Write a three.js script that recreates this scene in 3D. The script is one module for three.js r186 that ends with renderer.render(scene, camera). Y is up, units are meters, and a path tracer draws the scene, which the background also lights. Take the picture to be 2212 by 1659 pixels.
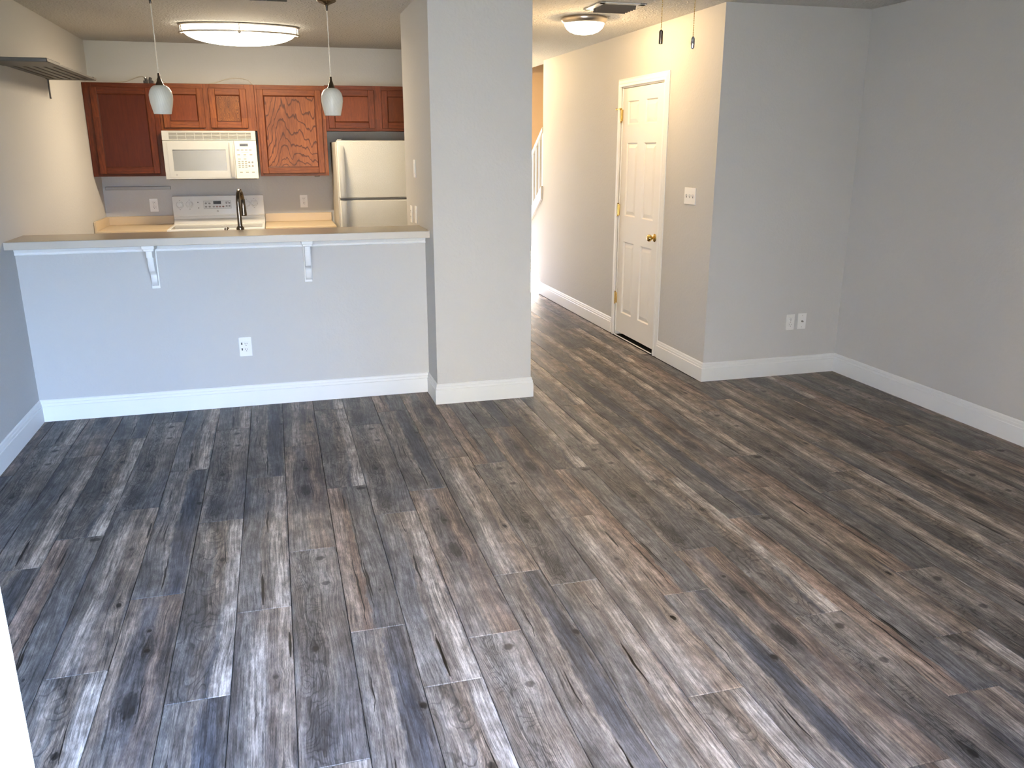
import * as THREE from 'three';
import { RoundedBoxGeometry } from 'three/addons/geometries/RoundedBoxGeometry.js';
import { mergeGeometries, toCreasedNormals } from 'three/addons/utils/BufferGeometryUtils.js';
import { RectAreaLightUniformsLib } from 'three/addons/lights/RectAreaLightUniformsLib.js';

// ------------------------------------------------------------------ camera, sky, sun, exposure
const scene = new THREE.Scene();
const camera = new THREE.PerspectiveCamera(49.97, 2212 / 1659, 0.05, 200);
camera.position.set(1.441, 1.576, 5.273);
camera.rotation.order = 'YXZ';
camera.rotation.set(-0.2796, -0.2739, -0.0012);
scene.add(camera);

const renderer = new THREE.WebGLRenderer({ antialias: true });
renderer.toneMapping = THREE.LinearToneMapping;
renderer.toneMappingExposure = 1.0;
renderer.shadowMap.enabled = true;
RectAreaLightUniformsLib.init();

const SKY = 41.0;                                  // open sky seen by the patio door
{ const w = 64, h = 32, d = new Float32Array(w * h * 4);
  for (let j = 0; j < h; j++) for (let i = 0; i < w; i++) {
    const e = ((j + 0.5) / h - 0.5) * 2, t = Math.max(0, e), k = (j * w + i) * 4;
    const hz = Math.pow(1 - t, 2.2);
    const c = e < 0 ? [0.10, 0.11, 0.10] : [0.32 + 0.22 * hz, 0.52 + 0.27 * hz, 1.05 + 0.17 * hz];
    d[k] = c[0] * SKY; d[k + 1] = c[1] * SKY; d[k + 2] = c[2] * SKY; d[k + 3] = 1;
  }
  const t = new THREE.DataTexture(d, w, h, THREE.RGBAFormat, THREE.FloatType);
  t.mapping = THREE.EquirectangularReflectionMapping; t.magFilter = THREE.LinearFilter; t.needsUpdate = true;
  scene.background = t; }
const sun = new THREE.DirectionalLight(new THREE.Color(1.0, 0.89, 0.77), 580);
sun.position.set(-0.56 * 12 + 3.5, 1.0 * 12, -12 - 4);
sun.target.position.set(3.5, 0, -4);
sun.castShadow = true;
Object.assign(sun.shadow.camera, { left: -9, right: 9, top: 9, bottom: -9, near: 0.5, far: 60 });
sun.shadow.mapSize.set(2048, 2048);
scene.add(sun, sun.target);

// ------------------------------------------------------------------ noise
const H2 = (x, y, s) => { let h = (x * 374761393 + y * 668265263 + s * 974634769) | 0; h = Math.imul(h ^ (h >>> 13), 1274126177); h ^= h >>> 16; return (h >>> 0) / 4294967295; };
function vn(x, y, s) { const xi = Math.floor(x), yi = Math.floor(y); let fx = x - xi, fy = y - yi; fx = fx * fx * (3 - 2 * fx); fy = fy * fy * (3 - 2 * fy);
  const a = H2(xi, yi, s), b = H2(xi + 1, yi, s), c = H2(xi, yi + 1, s), d = H2(xi + 1, yi + 1, s); return a + (b - a) * fx + (c - a) * fy + (a - b - c + d) * fx * fy; }
const fbm = (x, y, s) => 0.55 * vn(x, y, s) + 0.3 * vn(x * 2.1, y * 2.1, s + 1) + 0.15 * vn(x * 4.3, y * 4.3, s + 2);
function wrapNoise(u, v, n, s) { // tiles over 0..1
  const x = u * n, y = v * n, xi = Math.floor(x), yi = Math.floor(y); let fx = x - xi, fy = y - yi; fx = fx * fx * (3 - 2 * fx); fy = fy * fy * (3 - 2 * fy);
  const q = (i, j) => H2(((i % n) + n) % n, ((j % n) + n) % n, s); const a = q(xi, yi), b = q(xi + 1, yi), c = q(xi, yi + 1), d = q(xi + 1, yi + 1);
  return a + (b - a) * fx + (c - a) * fy + (a - b - c + d) * fx * fy; }
const sm = (a, b, x) => { const t = Math.min(1, Math.max(0, (x - a) / (b - a))); return t * t * (3 - 2 * t); };
let seed = 7; const rnd = () => (seed = (Math.imul(seed, 1664525) + 1013904223) >>> 0) / 4294967296;
const s2l = (v) => Math.pow(v / 255, 2.2);

function dataTex(w, h, fn, srgb, repeat) {
  const d = new Uint8Array(w * h * 4);
  for (let j = 0; j < h; j++) for (let i = 0; i < w; i++) { const c = fn(i / w, j / h, i, j), k = (j * w + i) * 4; for (let q = 0; q < 3; q++) d[k + q] = Math.max(0, Math.min(255, c[q])); d[k + 3] = 255; }
  const t = new THREE.DataTexture(d, w, h, THREE.RGBAFormat); t.magFilter = THREE.LinearFilter; t.minFilter = THREE.LinearMipmapLinearFilter; t.generateMipmaps = true;
  if (srgb) t.colorSpace = THREE.SRGBColorSpace;
  t.wrapS = t.wrapT = THREE.RepeatWrapping; if (repeat) t.repeat.set(repeat, repeat); t.needsUpdate = true; return t;
}
function canvasTex(w, h, draw) { const c = document.createElement('canvas'); c.width = w; c.height = h; draw(c.getContext('2d'), w, h); const t = new THREE.CanvasTexture(c); t.colorSpace = THREE.SRGBColorSpace; return t; }

// ------------------------------------------------------------------ materials
const peel = dataTex(256, 256, (u, v) => { const g = 90 + 110 * wrapNoise(u, v, 40, 3) + 55 * wrapNoise(u, v, 90, 4); return [g, g, g]; }, false, 2.2);
const popcorn = dataTex(512, 512, (u, v) => { const a = wrapNoise(u, v, 64, 11), b = wrapNoise(u, v, 130, 12); const g = 255 * (0.65 * sm(0.45, 0.8, a) + 0.35 * b); return [g, g, g]; }, false, 1.6);
const pebble = dataTex(256, 256, (u, v) => { const g = 255 * sm(0.25, 0.75, wrapNoise(u, v, 48, 21)); return [g, g, g]; }, false, 5);
const std = (o) => new THREE.MeshStandardMaterial(o);
const lin = (r, g, b) => new THREE.Color().setRGB(r, g, b);
const M = {
  wall: std({ color: lin(0.525, 0.515, 0.495), roughness: 0.75, bumpMap: peel, bumpScale: 0.0012 }),
  ceiling: std({ color: lin(0.56, 0.54, 0.50), roughness: 0.95, bumpMap: popcorn, bumpScale: 0.006 }),
  trim: std({ color: lin(0.82, 0.82, 0.80), roughness: 0.42 }),
  door: std({ color: lin(0.80, 0.78, 0.74), roughness: 0.45 }),
  plate: std({ color: lin(0.84, 0.83, 0.80), roughness: 0.4 }),
  slot: std({ color: lin(0.015, 0.015, 0.015), roughness: 0.6 }),
  slotGrey: std({ color: lin(0.18, 0.17, 0.16), roughness: 0.6 }),
  brass: std({ color: lin(0.60, 0.42, 0.15), metalness: 1, roughness: 0.22 }),
  nickel: std({ color: lin(0.55, 0.50, 0.44), metalness: 1, roughness: 0.32 }),
  bronze: std({ color: lin(0.16, 0.13, 0.10), metalness: 1, roughness: 0.22 }),
  chrome: std({ color: lin(0.75, 0.75, 0.75), metalness: 1, roughness: 0.12 }),
  darkMetal: std({ color: lin(0.085, 0.082, 0.08), metalness: 0.4, roughness: 0.5 }),
  louvre: std({ color: lin(0.05, 0.042, 0.033), roughness: 0.6 }),  // shade on the ceiling vent blades, put into a dark colour
  black: std({ color: lin(0.012, 0.012, 0.014), roughness: 0.35 }),
  rubber: std({ color: lin(0.03, 0.028, 0.03), roughness: 0.5 }),
  cream: std({ color: lin(0.42, 0.415, 0.385), roughness: 0.35 }),
  creamDark: std({ color: lin(0.20, 0.19, 0.16), roughness: 0.5 }),
  white: std({ color: lin(0.74, 0.74, 0.72), roughness: 0.3 }),
  fridge: std({ color: lin(0.66, 0.64, 0.57), roughness: 0.38, bumpMap: pebble, bumpScale: 0.0008 }),
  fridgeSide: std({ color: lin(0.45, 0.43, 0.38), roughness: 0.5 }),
  gasket: std({ color: lin(0.13, 0.125, 0.11), roughness: 0.6 }),
  glassWindow: std({ color: lin(0.20, 0.20, 0.19), roughness: 0.22 }),
  cooktop: std({ color: lin(0.42, 0.43, 0.43), roughness: 0.12 }),
  counter: std({ color: lin(0.60, 0.47, 0.30), roughness: 0.3 }),
  barTop: std({ color: lin(0.36, 0.30, 0.22), roughness: 0.27 }),
  barEdge: std({ color: lin(0.46, 0.42, 0.355), roughness: 0.4 }),
  cord: std({ color: lin(0.80, 0.76, 0.68), roughness: 0.4 }),
  cable: std({ color: lin(0.40, 0.36, 0.30), roughness: 0.5 }),
  strip: std({ color: lin(0.33, 0.32, 0.30), roughness: 0.45, metalness: 0.3 }),
  concrete: std({ color: lin(0.09, 0.088, 0.085), roughness: 0.9 }),
  stucco: std({ color: lin(0.84, 0.77, 0.66), roughness: 0.9 }),
  addedBlock: std({ color: lin(0.33, 0.315, 0.30), roughness: 1 }),
  stairWarmTint: std({ color: lin(0.55, 0.41, 0.26), roughness: 0.8 }),  // warm lamplight on the stairwell walls, painted in as a tan tint
  lawn: std({ color: lin(0.055, 0.065, 0.035), roughness: 1 }),
  dark: new THREE.MeshPhysicalMaterial({ color: lin(0.02, 0.02, 0.02), roughness: 1, specularIntensity: 0 }),
  carpet: std({ color: lin(0.40, 0.34, 0.27), roughness: 1 }),
  pane: new THREE.MeshPhysicalMaterial({ color: 0xffffff, transmission: 1, thickness: 0, roughness: 0, ior: 1.45 }),
};
const lampColor = lin(1.0, 0.76, 0.46), lampGlow = lin(1.0, 0.90, 0.72);
M.glow = std({ color: lin(0.9, 0.9, 0.85), emissive: lampGlow, emissiveIntensity: 11, roughness: 0.5 });
M.shade = new THREE.MeshPhysicalMaterial({ color: lin(0.96, 0.93, 0.86), roughness: 0.35, clearcoat: 0.35, clearcoatRoughness: 0.08,
  map: dataTex(128, 128, (u, v) => { const q = Math.sin((u * 40 + v * 16) * Math.PI * 2) * 0.5 + 0.5; const g = 226 + 16 * q; return [g, g + 2, g]; }, true) });

// oak: straight grain for stiles and rails, cathedral grain for the panels; u across, v along the grain
function oakTex(w, h, cath, dark, light, seedN, ringF, amp) {
  return dataTex(w, h, (u, v) => {
    const x = u + 0.05 * (vn(u * 3, v * 2.2, seedN) - 0.5);
    let r;
    if (cath) { let best = 0; const y = cath.tall * Math.pow(v + 0.02, 0.62);
      r = 1e9; for (const [cx, cy, k] of cath.centres) { const dx = (x - cx) * k, q = y + cy * 0.4 + Math.sqrt(dx * dx * 9 + 0.02) * 1.0; r = Math.min(r, q); }
      r += 0.34 * (fbm(u * 5, v * 3.4, seedN + 5) - 0.5) + 0.10 * (vn(u * 15, v * 6, seedN + 8) - 0.5) + 0.05 * (vn(u * 40, v * 16, seedN + 15) - 0.5);
    } else r = x * 2.2 + 0.12 * vn(u * 2, v * 1.2, seedN + 3);
    const f = r * ringF - Math.floor(r * ringF);
    const line = (cath ? sm(0.72, 0.90, f) * (1 - sm(0.94, 1, f)) : sm(0.55, 0.93, f) * (1 - sm(0.95, 1, f))) * amp;
    const pore = vn(u * w * 0.42, v * h * 0.045, seedN + 9), pore2 = vn(u * w * 0.16, v * h * 0.018, seedN + 10);
    const tone = 0.55 * fbm(u * 4, v * 1.5, seedN + 12) + 0.25 * pore2 + 0.2 * pore;
    const k = Math.max(0, Math.min(1, 0.25 + 0.9 * tone)) * (1 - line * 0.8);
    return [0, 1, 2].map((i) => dark[i] + (light[i] - dark[i]) * k);
  }, true);
}
const oakM = (tex, tint = [1, 1, 1]) => new THREE.MeshPhysicalMaterial({ map: tex, color: lin(...tint.map((q, i) => q * [0.38, 0.30, 0.17][i])), roughness: 0.5, specularIntensity: 0.35, clearcoat: 0.05, clearcoatRoughness: 0.3 });
const oakStraight = oakTex(256, 512, null, [96, 46, 20], [196, 124, 72], 31, 9, 0.35);
const oakBig = oakTex(384, 512, { tall: 1.5, centres: [[0.33, -0.55, 0.9], [0.62, -0.1, 0.45], [0.95, 0.35, 0.7]] }, [86, 42, 22], [204, 136, 98], 41, 4.4, 1.1);
const oakSmall = oakTex(256, 256, { tall: 0.9, centres: [[0.2, 0, 1.2], [0.52, -0.02, 1.3], [0.84, 0.03, 1.2]] }, [66, 32, 12], [204, 138, 80], 51, 9, 1.2);
const oakPlain = oakTex(256, 384, null, [112, 56, 24], [180, 108, 58], 61, 5, 0.15);
M.oak = oakM(oakStraight); M.oakBig = oakM(oakBig); M.oakSmall = oakM(oakSmall); M.oakPlain = oakM(oakPlain);
M.oakDark = oakM(oakPlain, [0.46, 0.27, 0.18]); M.oakRed = oakM(oakStraight, [0.66, 0.48, 0.38]); M.oakMid = oakM(oakPlain, [0.85, 0.72, 0.66]);
M.oakEdgeShade = oakM(oakStraight, [0.38, 0.26, 0.2]); M.oakShade = oakM(oakPlain, [0.6, 0.5, 0.45]);  // edge oak: shadow outlines round the doors painted into the tint

// ------------------------------------------------------------------ builders
const counts = {};
const numbered = (n) => { const k = (counts[n] = (counts[n] ?? -1) + 1); return k ? `${n}_${String(k).padStart(3, '0')}` : n; };
function merged(g) { if (!Array.isArray(g)) return g; const flat = g.map((q) => { const r = q.index ? q.toNonIndexed() : q; for (const a of Object.keys(r.attributes)) if (!['position', 'normal', 'uv'].includes(a)) r.deleteAttribute(a); return r; }); return mergeGeometries(flat); }
function obj(name, g, m, parent = scene) { const o = new THREE.Mesh(merged(g), m); o.name = numbered(name); o.castShadow = o.receiveShadow = true; parent.add(o); return o; }
function struct(name, g, m, parent = scene) { const o = obj(name, g, m, parent); if (parent === scene) o.userData.kind = 'structure'; return o; }
function thing(name, label, category, [x, y, z] = [0, 0, 0], group) { const o = new THREE.Group(); o.name = numbered(name); o.position.set(x, y, z); o.userData = { label, category }; if (group) o.userData.group = group; scene.add(o); return o; }
function tag(o, label, category, group) { Object.assign(o.userData, { label, category }); if (group) o.userData.group = group; return o; }
function structGroup(name, [x, y, z] = [0, 0, 0]) { const o = new THREE.Group(); o.name = numbered(name); o.position.set(x, y, z); o.userData.kind = 'structure'; scene.add(o); return o; }
// boxes are given by their bounds
const bx = (x0, x1, y0, y1, z0, z1) => metreUV(new THREE.BoxGeometry(x1 - x0, y1 - y0, z1 - z0).translate((x0 + x1) / 2, (y0 + y1) / 2, (z0 + z1) / 2));
const rb = (x0, x1, y0, y1, z0, z1, r = 0.003, s = 2) => new RoundedBoxGeometry(x1 - x0, y1 - y0, z1 - z0, s, Math.min(r, (x1 - x0) / 2.01, (y1 - y0) / 2.01, (z1 - z0) / 2.01)).translate((x0 + x1) / 2, (y0 + y1) / 2, (z0 + z1) / 2);
function metreUV(g, scale = 1, along = 'y') { // uv in metres from position and normal
  const p = g.attributes.position, n = g.attributes.normal, uv = new Float32Array(p.count * 2);
  for (let i = 0; i < p.count; i++) { const ax = Math.abs(n.getX(i)), ay = Math.abs(n.getY(i)), az = Math.abs(n.getZ(i)); let a, b;
    if (ay >= ax && ay >= az) { a = p.getX(i); b = p.getZ(i); } else if (ax >= az) { a = p.getZ(i); b = p.getY(i); } else { a = p.getX(i); b = p.getY(i); }
    if (along === 'x') [a, b] = [b, a];
    uv[i * 2] = a * scale; uv[i * 2 + 1] = b * scale; }
  g.setAttribute('uv', new THREE.BufferAttribute(uv, 2)); return g; }
const cyl = (r0, r1, h, seg = 24) => new THREE.CylinderGeometry(r0, r1, h, seg);
const lathe = (pts, seg = 48) => new THREE.LatheGeometry(pts.map(([r, y]) => new THREE.Vector2(r, y)), seg);
const tube = (pts, r, seg = 48, rad = 8) => new THREE.TubeGeometry(new THREE.CatmullRomCurve3(pts.map((p) => new THREE.Vector3(...p))), seg, r, rad);
function extrude(points, depth, bevel = 0, holes = []) { const s = new THREE.Shape(points.map(([a, b]) => new THREE.Vector2(a, b))); for (const h of holes) s.holes.push(new THREE.Path(h.map(([a, b]) => new THREE.Vector2(a, b))));
  return new THREE.ExtrudeGeometry(s, { depth: depth - 2 * bevel, bevelEnabled: bevel > 0, bevelThickness: bevel, bevelSize: bevel, bevelOffset: -bevel, bevelSegments: 2, curveSegments: 16 }).translate(0, 0, bevel); }
// shape drawn in (z, y), pushed along +x from x0 to x1
const sideExtrude = (points, x0, x1, bevel = 0, holes = []) => { const g = extrude(points, x1 - x0, bevel, holes); g.applyMatrix4(new THREE.Matrix4().makeBasis(new THREE.Vector3(0, 0, 1), new THREE.Vector3(0, 1, 0), new THREE.Vector3(-1, 0, 0))); g.translate(x1, 0, 0); return g; };
// a profile [(offset, height)] swept along a 2D path, mitred; put(a, b, h) gives the point. segment k only, or all
function sweep(path, profile, put, from = 0, to = path.length - 1) {
  const L = (p, q) => { const d = [q[0] - p[0], q[1] - p[1]], l = Math.hypot(...d); return [-d[1] / l, d[0] / l]; };
  const pos = []; const at = (i, [o, h]) => { const a = i > 0 ? L(path[i - 1], path[i]) : null, b = i < path.length - 1 ? L(path[i], path[i + 1]) : null;
    let n = a && b ? [a[0] + b[0], a[1] + b[1]] : a || b; if (a && b) { const k = 2 / (n[0] * n[0] + n[1] * n[1]); n = [n[0] * k, n[1] * k]; } return put(path[i][0] + n[0] * o, path[i][1] + n[1] * o, h); };
  const tri = (...q) => q.forEach((p) => pos.push(...p));
  for (let i = from; i < to; i++) for (let k = 0; k < profile.length - 1; k++) { const a = at(i, profile[k]), b = at(i + 1, profile[k]), c = at(i + 1, profile[k + 1]), d = at(i, profile[k + 1]); tri(a, b, c, a, c, d); }
  for (const i of [from, to]) for (let k = 1; k < profile.length - 1; k++) { const a = at(i, profile[0]), b = at(i, profile[k]), c = at(i, profile[k + 1]); i === from ? tri(a, b, c) : tri(a, c, b); }
  const g = new THREE.BufferGeometry(); g.setAttribute('position', new THREE.Float32BufferAttribute(pos, 3)); g.computeVertexNormals(); return metreUV(g); }

// ------------------------------------------------------------------ main dimensions
const CEIL = 2.44, PX0 = 2.346, PX1 = 2.9645, PZ0 = -0.72, PZ1 = 0.3015, HX = 4.224, GZ = 0.285, RX = 5.288, KZ = -2.809, BZ = 4.72, FZ = -5.2;

// ------------------------------------------------------------------ setting: walls, ceiling
struct('wall_left', bx(-0.12, 0, 0, CEIL, KZ - 0.12, BZ + 0.12), M.wall);
struct('wall_kitchen_back', bx(0, 2.85, 0, CEIL, KZ - 0.12, KZ), M.wall);
struct('wall_half', bx(0, PX0, 0, 1.039, -0.12, 0), M.wall);
struct('wall_pillar', bx(PX0, PX1, 0, CEIL, PZ0, PZ1), M.wall);
struct('wall_partition', bx(2.85, PX1, 0, CEIL, FZ, PZ0), M.wall);
struct('wall_alcove', bx(HX, RX + 0.12, 0, CEIL, GZ - 0.12, GZ), M.wall);
struct('wall_right', bx(RX, RX + 0.12, 0, CEIL, GZ, BZ + 0.12), M.wall);
const DZ0 = -1.306, DZ1 = -0.526, DH = 2.046;      // door opening in the hall wall
const stairY = (z) => 1.035 + 0.667 * (z + 3.41);  // lower edge of the stair skirt
struct('wall_hall', metreUV(sideExtrude([[GZ - 0.12, 0], [GZ - 0.12, CEIL], [-3.41, CEIL], [-3.41, stairY(-3.41) + 0.06], [-4.88, stairY(-4.88) + 0.06], [-4.9, 0]], HX, HX + 0.12, 0, [[[DZ0, 0.0005], [DZ1, 0.0005], [DZ1, DH], [DZ0, DH]]])), M.wall);
struct('wall_stair_side', bx(5.22, 5.34, 0, 5.0, FZ, GZ - 0.12), M.stairWarmTint);  // warm light is in the wall colour here
struct('wall_stair_top', [bx(HX, 5.34, 5.0, 5.1, FZ - 0.12, GZ), bx(HX, 5.22, CEIL, 5.0, GZ - 0.12, GZ), bx(HX, HX + 0.12, CEIL + 0.12, 5.0, FZ, GZ - 0.12)], M.wall);
struct('wall_hall_end', metreUV(extrude([[PX1, 0], [HX + 0.06, 0], [HX + 0.06, CEIL], [PX1, CEIL]], 0.12, 0, [[[3.10, 0.001], [4.06, 0.001], [4.06, 2.05], [3.10, 2.05]]]).translate(0, 0, FZ - 0.12)), M.wall);
struct('wall_stair_end', bx(HX + 0.06, 5.22, 0, 5.0, FZ - 0.12, FZ), M.stairWarmTint);
struct('wall_patio', metreUV(extrude([[0, 0], [RX, 0], [RX, CEIL], [0, CEIL]], 0.12, 0, [[[0.28, 0.001], [2.30, 0.001], [2.30, 2.05], [0.28, 2.05]]]).translate(0, 0, BZ)), M.wall);
struct('ceiling', [bx(-0.12, HX + 0.12, CEIL, CEIL + 0.12, FZ - 0.12, BZ + 0.12), bx(HX + 0.12, RX + 0.12, CEIL, CEIL + 0.12, GZ - 0.12, BZ + 0.12)], M.ceiling);

// ------------------------------------------------------------------ floor: printed planks, each its own piece
const PRINT = { w: 208, h: 1400 };
const TONES = { slate: [76, 80, 88], dark: [88, 86, 86], grey: [122, 119, 115], taupe: [132, 121, 112], brown: [122, 104, 92], pink: [150, 133, 121], tan: [154, 140, 126], light: [174, 163, 151], pale: [186, 176, 165] };
// per print: base tone, bands [centre, half width, tone, strength, from, to], knots [a, l, ra, rl, dark], cracks [a, from, to, width], cathedral [a, strength, scale]
const PRINTS = {
  swirl: { swirl: [0.32, 0.40, 5.5], base: 'grey', bands: [[0.90, 0.19, 'pale', 1.0, 0, 7], [0.60, 0.13, 'tan', 0.8, 0, 4], [0.25, 0.25, 'dark', 0.4, 2, 7], [0.55, 0.14, 'taupe', 0.6, 3, 7]], knots: [[0.48, 0.35, 0.16, 0.3, 0.25], [0.62, 2.0, 0.07, 0.1, 0.5]], cracks: [[0.70, 1.2, 2.2, 0.012]], cath: [0.35, 0.8, 1.6] },
  split: { base: 'grey', bands: [[0.82, 0.19, 'light', 1.0, 0.2, 7], [0.25, 0.2, 'grey', 0.5, 0, 7], [0.55, 0.1, 'taupe', 0.7, 0, 7], [0.95, 0.06, 'pink', 0.4, 2, 5]], knots: [], cracks: [[0.50, 5.3, 6.6, 0.03], [0.56, 2.2, 3.4, 0.022], [0.53, 0.5, 1.1, 0.015]], cath: [0.2, 0.35, 2.6] },
  tanPale: { base: 'tan', bands: [[0.06, 0.14, 'dark', 0.8, 0, 7], [0.20, 0.1, 'grey', 0.8, 0, 7], [0.40, 0.16, 'pale', 0.8, 0.4, 6.6], [0.62, 0.12, 'taupe', 0.7, 0, 7], [0.85, 0.12, 'light', 0.35, 0, 5]], knots: [[0.82, 4.6, 0.055, 0.09, 0.95], [0.70, 2.2, 0.05, 0.05, 0.3]], cracks: [[0.97, 0.9, 1.7, 0.022]], cath: [0.8, 0.3, 2.4] },
  cathedral: { swirl: [0.32, 0.26, 9], base: 'grey', bands: [[0.3, 0.16, 'grey', 0.6, 0, 7], [0.65, 0.2, 'light', 0.40, 0, 5], [0.85, 0.14, 'taupe', 0.4, 0, 7], [0.12, 0.1, 'taupe', 0.5, 0, 7], [0.30, 0.22, 'dark', 0.55, 3.6, 6.9], [0.8, 0.2, 'slate', 0.4, 4.2, 7]], knots: [[0.62, 0.45, 0.10, 0.12, 0.4], [0.68, 1.55, 0.09, 0.10, 0.4], [0.36, 3.8, 0.08, 0.1, 0.4]], cracks: [], cath: [0.30, 1.0, 1.2] },
  pinkSplit: { base: 'grey', bands: [[0.20, 0.22, 'pink', 0.9, 0, 7], [0.38, 0.08, 'brown', 0.8, 0.4, 7], [0.75, 0.22, 'grey', 0.8, 0, 7], [0.62, 0.1, 'dark', 0.6, 0.3, 3.4], [0.12, 0.14, 'tan', 0.7, 4, 7]], knots: [[0.85, 0.2, 0.14, 0.1, 0.5], [0.7, 5.4, 0.03, 0.05, 0.4]], cracks: [[0.46, 0.5, 6.6, 0.013], [0.36, 0.5, 1.6, 0.02], [0.28, 4.0, 6.6, 0.016], [0.50, 4.2, 5.6, 0.022]], cath: [0.25, 0.5, 2.0] },
  slate: { base: 'grey', bands: [[0.78, 0.17, 'slate', 1.0, 0, 7], [0.60, 0.06, 'slate', 0.7, 0.3, 7], [0.30, 0.2, 'dark', 0.4, 0, 7], [0.14, 0.08, 'light', 0.35, 0, 4], [0.48, 0.05, 'light', 0.5, 1.6, 6], [0.92, 0.08, 'dark', 0.6, 0, 4]], knots: [[0.93, 2.35, 0.07, 0.09, 0.6]], cracks: [[0.36, 3.4, 4.3, 0.016], [0.52, 5.2, 6.6, 0.022], [0.2, 1.4, 2.3, 0.012]], cath: [0.15, 0.3, 2.2] },
  mottle: { base: 'taupe', bands: [[0.45, 0.28, 'dark', 0.8, 1.4, 4.4], [0.75, 0.18, 'brown', 0.5, 0, 7], [0.12, 0.12, 'tan', 0.5, 0, 5], [0.60, 0.2, 'tan', 0.35, 4.6, 7], [0.3, 0.2, 'grey', 0.7, 4, 7], [0.9, 0.1, 'dark', 0.5, 1, 6]], knots: [[0.50, 1.25, 0.05, 0.06, 0.6], [0.55, 1.9, 0.07, 0.07, 0.6], [0.48, 3.4, 0.16, 0.4, 0.4]], cracks: [[0.62, 2.9, 3.9, 0.012]], cath: [0.5, 0.35, 1.8] },
  tanGrey: { base: 'taupe', bands: [[0.80, 0.14, 'light', 0.65, 0, 7], [0.30, 0.2, 'grey', 0.8, 0, 7], [0.55, 0.1, 'pink', 0.6, 0, 6], [0.08, 0.1, 'slate', 0.5, 0, 7]], knots: [[0.7, 1.1, 0.04, 0.05, 0.5]], cracks: [[0.42, 3.2, 4.6, 0.018]], cath: [0.5, 0.5, 1.8] },
};
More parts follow.
